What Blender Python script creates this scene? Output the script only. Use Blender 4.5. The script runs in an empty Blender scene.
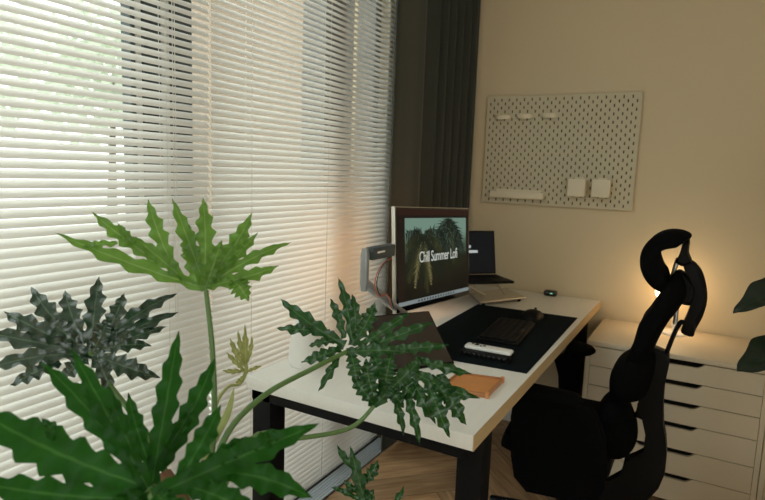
import bpy, bmesh, math, random
from mathutils import Vector, Matrix
random.seed(7)
R = math.radians
PI = math.pi
scn = bpy.context.scene
COL = scn.collection

# ------------------------------------------------------------------ camera
F = 575.3057
CR = Vector((0.86950342, 0.49266373, 0.03530226))
CU = Vector((-0.09690931, 0.10007829, 0.99024892))
CF = Vector((-0.48432673, 0.86444594, -0.13476212))
CC = Vector((1.3644526, -3.02858125, 1.34958518))

def ray(u, v):
    return CR * ((u - 382.5) / F) - CU * ((v - 250) / F) + CF
def on(u, v, ax, val):                      # a sight line meets an axis plane
    d = ray(u, v); t = (val - CC[ax]) / d[ax]; return CC + d * t
def dist(u, v, t):
    return CC + ray(u, v) * t
def onplane(u, v, P, n):
    d = ray(u, v); return CC + d * ((P - CC).dot(n) / d.dot(n))

# ------------------------------------------------------------------ materials
MATS = {}
def mat(name, col, rough=.5, metal=0, spec=.5, noise=0, nscale=20, bump=0, bscale=60, emit=None, estr=0, coat=0, stretch=None, sheen=0, transl=0):
    m = bpy.data.materials.new(name); m.use_nodes = True
    nt = m.node_tree; N = nt.nodes; L = nt.links
    b = N['Principled BSDF']; out = N['Material Output']
    c4 = (*col, 1)
    b.inputs['Base Color'].default_value = c4
    b.inputs['Roughness'].default_value = rough
    b.inputs['Metallic'].default_value = metal
    b.inputs['Specular IOR Level'].default_value = spec
    if coat: b.inputs['Coat Weight'].default_value = coat
    if sheen: b.inputs['Sheen Weight'].default_value = sheen
    if noise or bump:
        tc = N.new('ShaderNodeTexCoord'); mp = N.new('ShaderNodeMapping')
        L.new(tc.outputs['Object'], mp.inputs['Vector'])
        if stretch: mp.inputs['Scale'].default_value = stretch
    if noise:
        t = N.new('ShaderNodeTexNoise'); t.inputs['Scale'].default_value = nscale; t.inputs['Detail'].default_value = 5
        L.new(mp.outputs[0], t.inputs['Vector'])
        mx = N.new('ShaderNodeMixRGB'); mx.blend_type = 'MIX'
        mx.inputs[1].default_value = (*[max(0, x * (1 - noise)) for x in col], 1)
        mx.inputs[2].default_value = (*[min(1, x * (1 + noise)) for x in col], 1)
        L.new(t.outputs['Fac'], mx.inputs[0]); L.new(mx.outputs[0], b.inputs['Base Color'])
    if bump:
        t2 = N.new('ShaderNodeTexNoise'); t2.inputs['Scale'].default_value = bscale; t2.inputs['Detail'].default_value = 4
        L.new(mp.outputs[0], t2.inputs['Vector'])
        bp = N.new('ShaderNodeBump'); bp.inputs['Strength'].default_value = bump; bp.inputs['Distance'].default_value = .002
        L.new(t2.outputs['Fac'], bp.inputs['Height']); L.new(bp.outputs[0], b.inputs['Normal'])
    if emit:
        b.inputs['Emission Color'].default_value = (*emit, 1); b.inputs['Emission Strength'].default_value = estr
    if transl:
        tr = N.new('ShaderNodeBsdfTranslucent'); tr.inputs[0].default_value = c4
        ms = N.new('ShaderNodeMixShader'); ms.inputs[0].default_value = transl
        L.new(b.outputs[0], ms.inputs[1]); L.new(tr.outputs[0], ms.inputs[2]); L.new(ms.outputs[0], out.inputs['Surface'])
    MATS[name] = m
    return m

mat('wall_paint', (.64, .535, .365), .85, noise=.03, nscale=3, bump=.05, bscale=150)
mat('ceiling_paint', (.8, .78, .74), .9, noise=.02)
mat('trim_white', (.75, .73, .69), .5, noise=.02)
mat('slat', (.86, .85, .82), .45, noise=.02, nscale=8, transl=.13)
mat('cord', (.85, .84, .8), .7, noise=.03)
mat('frame_dark', (.035, .05, .05), .45, noise=.1)
mat('frame_grey', (.17, .165, .155), .45, noise=.05)
mat('track_metal', (.5, .56, .62), .5, metal=.2, noise=.08, nscale=30)
mat('track_dark', (.02, .022, .025), .5, noise=.1)
mat('curtain', (.032, .036, .028), .9, noise=.12, nscale=60, bump=.4, bscale=400, sheen=.2)
mat('desk_white', (.78, .765, .73), .42, noise=.05, nscale=14, stretch=(6, .5, 6), bump=.12, bscale=80)
mat('desk_edge', (.5, .35, .18), .5, noise=.12, nscale=40, stretch=(1, .3, 4))
mat('black_steel', (.004, .004, .0045), .6, spec=.15, noise=.1, bump=.1, bscale=300)
mat('black_plastic', (.004, .004, .0045), .5, spec=.15, noise=.1, nscale=40)
mat('black_mesh', (.003, .003, .0035), .95, spec=.06, noise=.2, nscale=200, bump=.6, bscale=500)
mat('black_foam', (.003, .003, .0035), .95, spec=.06, noise=.15, nscale=80, bump=.3, bscale=300)
mat('black_gloss', (.01, .01, .012), .15, noise=.05, coat=.3)
mat('felt', (.008, .012, .014), 1.0, spec=.05, noise=.15, nscale=250, bump=.3, bscale=500)
mat('key', (.005, .005, .006), .6, spec=.15, noise=.1)
mat('steel', (.55, .55, .56), .28, metal=1, noise=.05)
mat('alu', (.62, .58, .52), .38, metal=.85, noise=.04)
mat('arm_grey', (.30, .32, .33), .4, metal=.35, noise=.05)
mat('arm_dark', (.05, .065, .07), .5, noise=.05)
mat('white_plastic', (.8, .79, .77), .35, noise=.02)
mat('white_matte', (.83, .82, .8), .6, noise=.02)
mat('cabinet', (.70, .60, .455), .5, noise=.02, nscale=6)
mat('cabinet_gap', (.05, .04, .03), .8, noise=.1)
mat('peg', (.56, .505, .365), .6, noise=.03)
mat('peg_hole_shade', (.06, .05, .035), .9, noise=.1)
mat('peg_white', (.74, .66, .5), .5, noise=.02)
mat('tray_wood', (.62, .26, .085), .5, noise=.18, nscale=60, stretch=(1, 5, 1))
mat('tray_edge', (.42, .18, .07), .5, noise=.18, nscale=60)
mat('tablet_glass', (.03, .022, .018), .2, noise=.1, coat=.5)
mat('cable_red', (.55, .12, .06), .5, noise=.05)
mat('cable_black', (.01, .01, .01), .5, noise=.05)
mat('terracotta', (.2, .085, .045), .7, noise=.2, nscale=30, bump=.3)
mat('planter', (.07, .06, .05), .6, noise=.1)
mat('soil', (.03, .02, .012), .95, noise=.4, nscale=80, bump=1)
mat('trunk', (.17, .085, .045), .8, noise=.4, nscale=60, bump=.8, bscale=60)
mat('petiole', (.09, .17, .045), .4, noise=.2, nscale=30)
mat('petiole_pale', (.3, .33, .11), .45, noise=.2, nscale=30)
mat('palm_trunk', (.1, .07, .05), .8, noise=.2)
mat('lamp_shade', (.9, .75, .5), .5, noise=.02, emit=(1, .68, .36), estr=7)
mat('led', (.9, .7, .5), .5, noise=.02, emit=(1, .5, .19), estr=24)
mat('puck_light', (.3, .9, .6), .5, emit=(.3, 1, .6), estr=.3, noise=.01)
mat('facade', (.36, .28, .21), .9, noise=.1)
mat('facade_dark', (.06, .06, .055), .9, noise=.1)
mat('outside_paving', (.75, .75, .72), .9, noise=.1)
mat('bark', (.12, .09, .06), .9, noise=.3)
mat('tree_leaf', (.62, .68, .56), .6, noise=.3, nscale=3, transl=.4)
mat('cup_dark', (.015, .01, .008), .4, noise=.1)

def leafmat(name, col, vein, rough, transl, spec=.5, metal=0, bmp=.3):
    m = bpy.data.materials.new(name); m.use_nodes = True
    nt = m.node_tree; N = nt.nodes; L = nt.links
    b = N['Principled BSDF']; out = N['Material Output']
    uv = N.new('ShaderNodeUVMap'); uv.uv_map = 'UVMap'
    sep = N.new('ShaderNodeSeparateXYZ'); L.new(uv.outputs[0], sep.inputs[0])
    a = N.new('ShaderNodeMath'); a.operation = 'SUBTRACT'; a.inputs[1].default_value = .5; L.new(sep.outputs[0], a.inputs[0])
    c = N.new('ShaderNodeMath'); c.operation = 'ABSOLUTE'; L.new(a.outputs[0], c.inputs[0])
    rp = N.new('ShaderNodeValToRGB'); rp.color_ramp.elements[0].position = .015; rp.color_ramp.elements[0].color = (*vein, 1)
    rp.color_ramp.elements[1].position = .06; rp.color_ramp.elements[1].color = (*col, 1)
    L.new(c.outputs[0], rp.inputs[0])
    tc = N.new('ShaderNodeTexCoord'); t = N.new('ShaderNodeTexNoise'); t.inputs['Scale'].default_value = 22; t.inputs['Detail'].default_value = 4
    L.new(tc.outputs['Object'], t.inputs['Vector'])
    mr = N.new('ShaderNodeMapRange'); mr.inputs[3].default_value = .6; mr.inputs[4].default_value = 1.4; L.new(t.outputs['Fac'], mr.inputs[0])
    hv = N.new('ShaderNodeHueSaturation'); L.new(mr.outputs[0], hv.inputs['Value']); L.new(rp.outputs[0], hv.inputs['Color'])
    L.new(hv.outputs[0], b.inputs['Base Color'])
    b.inputs['Roughness'].default_value = rough; b.inputs['Specular IOR Level'].default_value = spec
    bp = N.new('ShaderNodeBump'); bp.inputs['Strength'].default_value = bmp; bp.inputs['Distance'].default_value = .002
    L.new(t.outputs['Fac'], bp.inputs['Height']); L.new(bp.outputs[0], b.inputs['Normal'])
    tr = N.new('ShaderNodeBsdfTranslucent'); L.new(hv.outputs[0], tr.inputs[0])
    ms = N.new('ShaderNodeMixShader'); ms.inputs[0].default_value = transl
    L.new(b.outputs[0], ms.inputs[1]); L.new(tr.outputs[0], ms.inputs[2]); L.new(ms.outputs[0], out.inputs['Surface'])
    MATS[name] = m
leafmat('leaf_backlit', (.15, .31, .045), (.26, .42, .12), .38, .5)
leafmat('leaf_gloss', (.012, .045, .026), (.06, .12, .07), .22, .08, spec=1.0, bmp=.05)
leafmat('leaf_deep', (.016, .095, .008), (.05, .16, .025), .42, .35, spec=.2)
leafmat('leaf_mid', (.015, .075, .014), (.06, .16, .04), .27, .28, spec=.6)
leafmat('leaf_yellow', (.34, .36, .12), (.5, .5, .2), .5, .5)
leafmat('leaf_dark', (.007, .018, .01), (.012, .03, .014), .35, .15)

# glass: clear pane with a faint mirror
g = bpy.data.materials.new('glass'); g.use_nodes = True
N = g.node_tree.nodes; L = g.node_tree.links; N.clear()
o_ = N.new('ShaderNodeOutputMaterial'); tr = N.new('ShaderNodeBsdfTransparent'); gl = N.new('ShaderNodeBsdfGlossy'); gl.inputs['Roughness'].default_value = .02
tr.inputs[0].default_value = (.95, .97, .96, 1)
ms = N.new('ShaderNodeMixShader'); ms.inputs[0].default_value = .05
L.new(tr.outputs[0], ms.inputs[1]); L.new(gl.outputs[0], ms.inputs[2]); L.new(ms.outputs[0], o_.inputs[0]); MATS['glass'] = g

# wood floor with per-plank variation
w = bpy.data.materials.new('oak_floor'); w.use_nodes = True
N = w.node_tree.nodes; L = w.node_tree.links; b = N['Principled BSDF']
uv = N.new('ShaderNodeUVMap'); uv.uv_map = 'UVMap'
mp = N.new('ShaderNodeMapping'); mp.inputs['Scale'].default_value = (2.2, 26, 1); L.new(uv.outputs[0], mp.inputs[0])
t = N.new('ShaderNodeTexNoise'); t.inputs['Scale'].default_value = 1.6; t.inputs['Detail'].default_value = 6; t.inputs['Distortion'].default_value = 1.2
L.new(mp.outputs[0], t.inputs['Vector'])
rp = N.new('ShaderNodeValToRGB'); rp.color_ramp.elements[0].position = .3; rp.color_ramp.elements[0].color = (.33, .18, .085, 1)
rp.color_ramp.elements[1].position = .72; rp.color_ramp.elements[1].color = (.68, .45, .26, 1); L.new(t.outputs['Fac'], rp.inputs[0])
at = N.new('ShaderNodeAttribute'); at.attribute_name = 'tone'
mx = N.new('ShaderNodeMixRGB'); mx.blend_type = 'MULTIPLY'; mx.inputs[0].default_value = 1
L.new(rp.outputs[0], mx.inputs[1]); L.new(at.outputs['Color'], mx.inputs[2]); L.new(mx.outputs[0], b.inputs['Base Color'])
b.inputs['Roughness'].default_value = .38; MATS['oak_floor'] = w

def emis(name, c, s=1.0, grad=None):
    m = bpy.data.materials.new(name); m.use_nodes = True
    N = m.node_tree.nodes; L = m.node_tree.links; b = N['Principled BSDF']
    b.inputs['Base Color'].default_value = (.01, .01, .01, 1); b.inputs['Roughness'].default_value = .4; b.inputs['Specular IOR Level'].default_value = .04
    b.inputs['Emission Strength'].default_value = s; b.inputs['Emission Color'].default_value = (*c, 1)
    if grad:
        uv = N.new('ShaderNodeUVMap'); uv.uv_map = 'UVMap'; sp = N.new('ShaderNodeSeparateXYZ'); L.new(uv.outputs[0], sp.inputs[0])
        t = N.new('ShaderNodeTexNoise'); t.inputs['Scale'].default_value = 5; t.inputs['Detail'].default_value = 3; L.new(uv.outputs[0], t.inputs['Vector'])
        ad = N.new('ShaderNodeMath'); ad.operation = 'MULTIPLY_ADD'; ad.inputs[1].default_value = .35; L.new(t.outputs['Fac'], ad.inputs[0]); L.new(sp.outputs[1], ad.inputs[2])
        rp = N.new('ShaderNodeValToRGB'); L.new(ad.outputs[0], rp.inputs[0])
        el = rp.color_ramp.elements
        el[0].position = grad[0][0]; el[0].color = (*grad[0][1], 1); el[1].position = grad[-1][0]; el[1].color = (*grad[-1][1], 1)
        for p_, c_ in grad[1:-1]:
            e = el.new(p_); e.color = (*c_, 1)
        L.new(rp.outputs[0], b.inputs['Emission Color'])
    MATS[name] = m
emis('scr_bg', (0, 0, 0), .55, [(.3, (.006, .007, .005)), (.62, (.022, .025, .012)), (.82, (.10, .16, .11)), (1.0, (.26, .42, .33))])
emis('scr_window', (.014, .009, .007), .6)
emis('scr_bar', (.035, .014, .010), .6)
emis('scr_task', (.26, .31, .31), .7)
emis('scr_icon', (.02, .03, .04), .6)
emis('frond_dark', (.007, .015, .010), .6)
emis('frond_olive', (.05, .055, .018), .6)
emis('frond_tan', (.24, .22, .09), .6)
emis('scr_text', (.8, .84, .76), .62)
emis('scr_text_dim', (.7, .75, .75), .6)
emis('lap_screen', (.008, .009, .011), .6)

# ------------------------------------------------------------------ helpers
WL = {}
def finish(o, parent):
    COL.objects.link(o)
    if parent is not None: o.parent = parent
    return o
def empty(name, loc):
    o = bpy.data.objects.new(name, None); o.location = loc; o.empty_display_size = .05
    COL.objects.link(o); WL[o] = Vector(loc); return o
def thing(name, label, cat, loc, group=None):
    o = empty(name, loc); o['label'] = label; o['category'] = cat
    if group: o['group'] = group
    return o
def tag(o, label, cat, group=None, kind=None):
    o['label'] = label; o['category'] = cat
    if group: o['group'] = group
    if kind: o['kind'] = kind
    return o
def obj(name, bm, mats, parent=None, smooth=True, label=None, origin=None, recalc=True):
    """link a bmesh given in world coordinates as ONE object; its origin sits at its thing's origin (or its own base)"""
    if recalc: bmesh.ops.recalc_face_normals(bm, faces=bm.faces)
    if parent is not None: off = WL[parent]
    elif origin is not None: off = Vector(origin)
    else:
        xs = [v.co for v in bm.verts]
        off = Vector(((min(v.x for v in xs) + max(v.x for v in xs)) / 2, (min(v.y for v in xs) + max(v.y for v in xs)) / 2, min(v.z for v in xs)))
    for v in bm.verts: v.co -= off
    me = bpy.data.meshes.new(name); bm.to_mesh(me); bm.free()
    if isinstance(mats, str): mats = [mats]
    for m in mats: me.materials.append(MATS[m])
    if smooth:
        me.polygons.foreach_set('use_smooth', [True] * len(me.polygons))
        me.set_sharp_from_angle(angle=R(38))
    o = bpy.data.objects.new(name, me)
    if parent is None: o.location = off
    WL[o] = off
    if label: o['label'] = label
    return finish(o, parent)
def struct(name, bm, mats, **k):
    o = obj(name, bm, mats, **k); o['kind'] = 'structure'; return o
def NB(): return bmesh.new()
def box(bm, c, s, M=None, bev=0, mi=0, seg=2):
    """box centred at c with size s, optional 4x4 applied to it"""
    T = Matrix.Translation(Vector(c)) @ Matrix.Diagonal((*s, 1))
    if M is not None: T = M @ T
    r = bmesh.ops.create_cube(bm, size=1, matrix=T)
    vs = r['verts']; fs = {f for v in vs for f in v.link_faces}
    for f in fs: f.material_index = mi
    if bev:
        es = list({e for v in vs for e in v.link_edges})
        rr = bmesh.ops.bevel(bm, geom=es, offset=bev, segments=seg, affect='EDGES', profile=.5)
        for f in rr['faces']: f.material_index = mi
def bx(bm, x0, x1, y0, y1, z0, z1, bev=0, mi=0, M=None):
    box(bm, ((x0 + x1) / 2, (y0 + y1) / 2, (z0 + z1) / 2), (abs(x1 - x0), abs(y1 - y0), abs(z1 - z0)), M, bev, mi)
def ringgrid(bm, rings, close=True, cap=True, mi=0, uv=False):
    vr = [[bm.verts.new(p) for p in r] for r in rings]
    n = len(rings[0])
    for a, b in zip(vr, vr[1:]):
        for i in range(n if close else n - 1):
            j = (i + 1) % n
            try:
                f = bm.faces.new((a[i], a[j], b[j], b[i])); f.material_index = mi
            except ValueError: pass
    if cap and close:
        for r_ in (vr[0], vr[-1]):
            try: f = bm.faces.new(r_); f.material_index = mi
            except ValueError: pass
    return vr
def tube(bm, pts, rads, seg=10, mi=0):
    pts = [Vector(p) for p in pts]
    if not hasattr(rads, '__len__'): rads = [rads] * len(pts)
    rings = []; up = None
    for i, p in enumerate(pts):
        t = (pts[min(i + 1, len(pts) - 1)] - pts[max(i - 1, 0)]).normalized()
        if up is None: up = Vector((0, 0, 1)) if abs(t.z) < .9 else Vector((1, 0, 0))
        s = t.cross(up).normalized(); u = s.cross(t).normalized(); up = u
        rings.append([p + (s * math.cos(2 * PI * k / seg) + u * math.sin(2 * PI * k / seg)) * rads[i] for k in range(seg)])
    ringgrid(bm, rings, mi=mi)
def spline(pts, n=24):
    pts = [Vector(p) for p in pts]; out = []
    P = [pts[0]] + pts + [pts[-1]]
    m = len(pts) - 1
    for i in range(m):
        a, b, c, d = P[i], P[i + 1], P[i + 2], P[i + 3]
        k = max(2, n // m)
        for j in range(k):
            t = j / k
            out.append(.5 * ((2 * b) + (c - a) * t + (2 * a - 5 * b + 4 * c - d) * t * t + (-a + 3 * b - 3 * c + d) * t ** 3))
    out.append(pts[-1]); return out
def lathe(bm, c, prof, seg=28, mi=0):
    c = Vector(c)
    rings = [[c + Vector((r * math.cos(2 * PI * k / seg), r * math.sin(2 * PI * k / seg), z)) for k in range(seg)] for r, z in prof]
    ringgrid(bm, rings, mi=mi)
def prism(bm, poly, d0, d1, bev=0, mi=0):
    """poly: world points; extruded between offset vectors d0 and d1"""
    a = [bm.verts.new(Vector(p) + Vector(d0)) for p in poly]; b = [bm.verts.new(Vector(p) + Vector(d1)) for p in poly]
    fs = [bm.faces.new(a), bm.faces.new(b[::-1])]
    n = len(a)
    for i in range(n): fs.append(bm.faces.new((a[i], b[i], b[(i + 1) % n], a[(i + 1) % n])))
    for f in fs: f.material_index = mi
    if bev:
        es = [e for e in {e for f in fs[:2] for e in f.edges}]
        bmesh.ops.bevel(bm, geom=es, offset=bev, segments=3, affect='EDGES', profile=.5)
def frameM(origin, x, z):
    x = Vector(x).normalized(); z = Vector(z).normalized(); y = z.cross(x).normalized(); z = x.cross(y)
    M = Matrix((x, y, z)).transposed().to_4x4(); M.translation = Vector(origin); return M

# ------------------------------------------------------------------ room shell
X1, Y0, H = 3.0, -5.6, 2.75
WY0, WY1 = -5.2, -.56                      # window opening along the window wall
# herringbone oak floor
bm = NB(); uvl = bm.loops.layers.uv.new('UVMap'); cl = bm.loops.layers.float_color.new('tone')
PL, PW = .75, .15; s2 = math.sqrt(.5)
def rot45(x, y): return (x * s2 - y * s2, x * s2 + y * s2)
def plank(x, y, w_, h_, horiz):
    gp = .0012; cs = [(x + gp, y + gp), (x + w_ - gp, y + gp), (x + w_ - gp, y + h_ - gp), (x + gp, y + h_ - gp)]
    q = [rot45(a, b) for a, b in cs]
    q = [(a + .05, b - 2.8) for a, b in q]
    if max(p[0] for p in q) < -.05 or min(p[0] for p in q) > X1 + .05 or max(p[1] for p in q) < Y0 - .05 or min(p[1] for p in q) > .05: return
    vs = [bm.verts.new((*p, 0)) for p in q]; f = bm.faces.new(vs)
    o = (random.random() * 50, random.random() * 50); tn = random.uniform(.72, 1.1)
    for lp, (a, b) in zip(f.loops, [(0, 0), (w_, 0), (w_, h_), (0, h_)]):
        lp[uvl].uv = (o[0] + (a if horiz else b), o[1] + (b if horiz else a)); lp[cl] = (tn, tn * .98, tn * .95, 1)
for m_ in range(-7, 8):
    for i in range(-60, 60):
        plank(i * PW + m_ * 2 * PL, i * PW, PL, PW, True)
        plank(i * PW + m_ * 2 * PL + PL, i * PW + PW - PL, PW, PL, False)
g_ = bm.verts
bmesh.ops.bisect_plane(bm, geom=bm.verts[:] + bm.edges[:] + bm.faces[:], plane_co=(0, 0, 0), plane_no=(-1, 0, 0), clear_outer=True)
bmesh.ops.bisect_plane(bm, geom=bm.verts[:] + bm.edges[:] + bm.faces[:], plane_co=(0, 0, 0), plane_no=(0, 1, 0), clear_outer=True)
bmesh.ops.bisect_plane(bm, geom=bm.verts[:] + bm.edges[:] + bm.faces[:], plane_co=(X1, 0, 0), plane_no=(1, 0, 0), clear_outer=True)
bmesh.ops.bisect_plane(bm, geom=bm.verts[:] + bm.edges[:] + bm.faces[:], plane_co=(0, Y0, 0), plane_no=(0, -1, 0), clear_outer=True)
bx(bm, -.02, X1, Y0, 0, -.06, -.0015, mi=1)
fl = struct('floor', bm, ['oak_floor', 'facade_dark'], smooth=False, recalc=False, origin=(0, 0, 0))
bm = NB(); bx(bm, -.3, X1 + .1, Y0 - .1, .1, H, H + .1); struct('ceiling', bm, 'ceiling_paint', smooth=False)
bm = NB(); bx(bm, -.3, X1 + .1, 0, .12, -.06, H); struct('wall_back', bm, 'wall_paint', smooth=False)
bm = NB(); RY0, RY1 = -5.3, -2.5
bx(bm, X1, X1 + .12, RY1, 0, -.06, H); bx(bm, X1, X1 + .12, Y0, RY0, -.06, H); bx(bm, X1, X1 + .12, RY0, RY1, -.06, .3); bx(bm, X1, X1 + .12, RY0, RY1, 2.6, H); struct('wall_right', bm, 'wall_paint', smooth=False)
bm = NB(); bx(bm, -.3, X1 + .1, Y0 - .12, Y0, -.06, H); struct('wall_front', bm, 'wall_paint', smooth=False)
bm = NB()
bx(bm, -.22, -.02, WY1, 0, -.06, H); bx(bm, -.22, -.02, Y0, WY0, -.06, H); bx(bm, -.22, -.02, WY0, WY1, 2.6, H)
struct('wall_left', bm, 'wall_paint', smooth=False)
bm = NB(); bx(bm, .245, X1, -.014, -.0005, 0, .08, bev=.003); struct('baseboard_back', bm, 'trim_white')

# floor-level aluminium door track beside the blinds
bm = NB(); bx(bm, -.02, .02, -3.6, -.6, .0005, .012, mi=1)
for i in range(6):
    bx(bm, .022 + i * .014, .033 + i * .014, -3.6, -.6, .0005, .010, mi=0, bev=.001)
bx(bm, .02, .106, -3.6, -.6, .0003, .004, mi=2)
struct('trim_1', bm, ['track_metal', 'track_dark', 'frame_dark'])

# window frames (sliding glazing) seen between the slats
win = empty('window_1', (-.12, (WY0 + WY1) / 2, 0)); win['kind'] = 'structure'
def wy(px, X=-.12): return on(px, 70, 0, X).y
bm = NB()
bx(bm, -.17, -.07, WY0, WY1, -.0, .09); bx(bm, -.17, -.07, WY0, WY1, 2.55, 2.6)
bx(bm, -.17, -.07, WY1 - .05, WY1, .02, 2.55); bx(bm, -.17, -.07, WY0, WY0 + .05, .02, 2.55)
bx(bm, -.15, -.09, -3.75, -3.68, .02, 2.55)
bx(bm, -.17, -.06, wy(312), wy(334), .02, 2.55)
obj('window_frame', bm, 'frame_grey', win, smooth=False)
bm = NB()
bx(bm, -.14, -.10, wy(131, -.10), wy(135.5, -.1), .02, 2.55)
bx(bm, -.14, -.10, wy(144, -.10), wy(161, -.1), .02, 2.55)
bx(bm, -.14, -.09, wy(174, -.09), wy(192, -.09), .02, 2.55)
obj('sliding_stile', bm, 'frame_dark', win, smooth=False)
bm = NB()
bx(bm, -.12, -.11, wy(136.5, -.11), wy(143, -.11), .02, 2.55); bx(bm, -.12, -.11, wy(162, -.11), wy(173, -.11), .02, 2.55)
obj('stile_cover', bm, 'trim_white', win, smooth=False)
bm = NB(); bx(bm, -.135, -.13, WY0 + .05, WY1 - .05, .02, 2.55); obj('pane', bm, 'glass', win, smooth=False)

added_win = empty('added_window', (X1 + .06, (RY0 + RY1) / 2, .3)); added_win['kind'] = 'structure'  # unseen window, added to light the blinds from the room side
bm = NB()
for a_, b_ in ((RY0, RY0 + .06), ((RY0 + RY1) / 2 - .03, (RY0 + RY1) / 2 + .03), (RY1 - .06, RY1)): bx(bm, X1 + .03, X1 + .09, a_, b_, .3, 2.6)
bx(bm, X1 + .03, X1 + .09, RY0, RY1, .3, .36); bx(bm, X1 + .03, X1 + .09, RY0, RY1, 2.54, 2.6)
obj('window_frame', bm, 'frame_grey', added_win, smooth=False)
bm = NB(); bx(bm, X1 + .055, X1 + .06, RY0 + .06, RY1 - .06, .36, 2.54); obj('pane', bm, 'glass', added_win, smooth=False)

# ------------------------------------------------------------------ outside
bm = NB(); bx(bm, -9, -.22, -9, 6, -.1, -.02); struct('ground', bm, 'outside_paving', smooth=False)
p1 = on(211, 60, 0, -1.2); p2 = on(318, 60, 0, -1.2); p3 = on(400, 60, 0, -1.2)
bm = NB(); bx(bm, -1.5, -1.2, p1.y, p2.y, -.02, 3.2); bx(bm, -1.5, -1.18, p2.y, p3.y + .6, -.02, 3.2, mi=1)
struct('wall_outside', bm, ['facade', 'facade_dark'], smooth=False)
def tree(x, y, h, r, n, seed, label):
    rnd = random.Random(seed)
    t = thing('garden_tree', label, 'tree', (x, y, -.02), 'garden trees outside the window')
    bm = NB(); tube(bm, spline([(x, y, -.02), (x + .05, y, h * .4), (x, y + .1, h)], 8), [.09, .085, .08, .07, .06, .05, .04, .03, .02][:9], 8)
    obj('trunk', bm, 'bark', t)
    bm = NB()
    for i in range(n):
        a = rnd.uniform(0, 2 * PI); e = rnd.uniform(-1, 1); q = r * rnd.uniform(.3, 1) 
        c = Vector((x + q * math.cos(a) * math.sqrt(1 - e * e), y + q * math.sin(a) * math.sqrt(1 - e * e), h + q * e * .9))
        d = Vector((rnd.gauss(0, 1), rnd.gauss(0, 1), rnd.gauss(0, 1))).normalized(); s = d.orthogonal().normalized()
        l = rnd.uniform(.08, .16)
        vs = [bm.verts.new(c + p) for p in (d * l, s * l * .4, -d * l, -s * l * .4)]; bm.faces.new(vs)
    obj('foliage', bm, 'tree_leaf', t, smooth=False, recalc=False)
tree(-5.6, 1.9, 2.5, 1.15, 900, 3, 'blurred pale garden tree seen through the blind, nearer the window post')
tree(-5.4, -.4, 2.2, 1.1, 900, 5, 'blurred pale garden tree seen through the left edge of the blind')

# ------------------------------------------------------------------ blinds
def blind(name, y0, y1, label, tilt, cords, xs=0.0, z0=.032):
    t = thing(name, label, 'blind', (xs, (y0 + y1) / 2, 0), 'white venetian blinds')
    bm = NB(); pitch = .0224; w_ = .0255; top = 2.5
    n = int((top - z0 - .03) / pitch)
    ct, st = math.cos(tilt), math.sin(tilt)
    for k in range(n):
        z = z0 + .006 + k * pitch; rows = []
        dj = random.uniform(-.0006, .0006); da = random.uniform(-.02, .02)
        c2, s2_ = math.cos(tilt + da), math.sin(tilt + da)
        for j in range(5):
            q = (j / 4 - .5) * w_; cv = .0024 * (1 - (2 * j / 4 - 1) ** 2)     # crowned slat
            # room side edge low, outer edge high
            px = q * c2 + cv * s2_; pz = -q * s2_ + cv * c2
            rows.append([(xs + px, y0 + dj, z + pz), (xs + px, y1 + dj, z + pz)])
        vr = [[bm.verts.new(p) for p in r] for r in rows]
        for a, b in zip(vr, vr[1:]): bm.faces.new((a[0], a[1], b[1], b[0]))
    obj('slats', bm, 'slat', t, recalc=False)
    bm = NB(); bx(bm, xs - .013, xs + .013, y0, y1, z0 - .02, z0 - .004, bev=.003); obj('bottom_rail', bm, 'slat', t)
    bm = NB(); bx(bm, xs - .018, xs + .018, y0, y1, top, top + .03, bev=.002); obj('head_rail', bm, 'white_plastic', t)
    for cy in cords:
        bm = NB()
        for dx in (-.0145, .0145): tube(bm, [(xs + dx, cy, z0 - .01), (xs + dx, cy, top)], .0009, 6)
        obj('ladder_cord', bm, 'cord', t)
    return t
def by(px): return on(px, 100, 0, 0).y
lb = blind('venetian_blind', -2.95, -1.722, 'white venetian blind on the left, its slats tilted half open', R(50), [by(163), -2.55], 0)
rb = blind('venetian_blind', -1.712, -.55, 'white venetian blind on the right, nearly closed, beside the dark curtain', R(50), [by(249), by(327), by(389)], 0)
for dy in (0.012, .02):
    bm = NB(); yy = by(163) + dy + .006; tube(bm, [(.02, yy, .9), (.02, yy, 2.5)], .0011, 6)
    obj('pull_cord', bm, 'cord', lb)

# ------------------------------------------------------------------ curtain
bm = NB(); path = []
path = [(.115, -.742), (.104, -.730), (.112, -.70), (.118, -.62), (.118, -.54), (.122, -.47), (.112, -.445)]
n = 6
for i in range(n):
    u = i / (n - 1); bx_ = .105 + .06 * u; by_ = -.43 + .34 * u
    path += [(bx_ + .042, by_ + .005), (bx_ + .062, by_ + .022), (bx_ - .04, by_ + .03), (bx_ - .06, by_ + .05)] 
path = [(min(x, .222), min(y, -.03)) for x, y in path] + [(.205, -.05), (.224, -.036)]
pp = spline([(x, y, 0) for x, y in path], 150)
rings = []
for z, sw in [(.015, .9), (.3, .95), (.8, .97), (1.4, 1), (2.0, 1), (2.68, 1)]:
    cx_ = .16
    a = [Vector((cx_ + (p.x - cx_) * sw, p.y, z)) for p in pp]
    nrm = []
    for i, p in enumerate(a):
        t_ = (a[min(i + 1, len(a) - 1)] - a[max(i - 1, 0)]).normalized(); nrm.append(Vector((-t_.y, t_.x, 0)) * .0015)
    rings.append([p + q for p, q in zip(a, nrm)] + [p - q for p, q in zip(a[::-1], nrm[::-1])])
ringgrid(bm, rings)
tag(obj('curtain', bm, 'curtain'), 'dark grey-green floor-length pleated curtain in the corner beside the blind', 'curtain')

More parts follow.
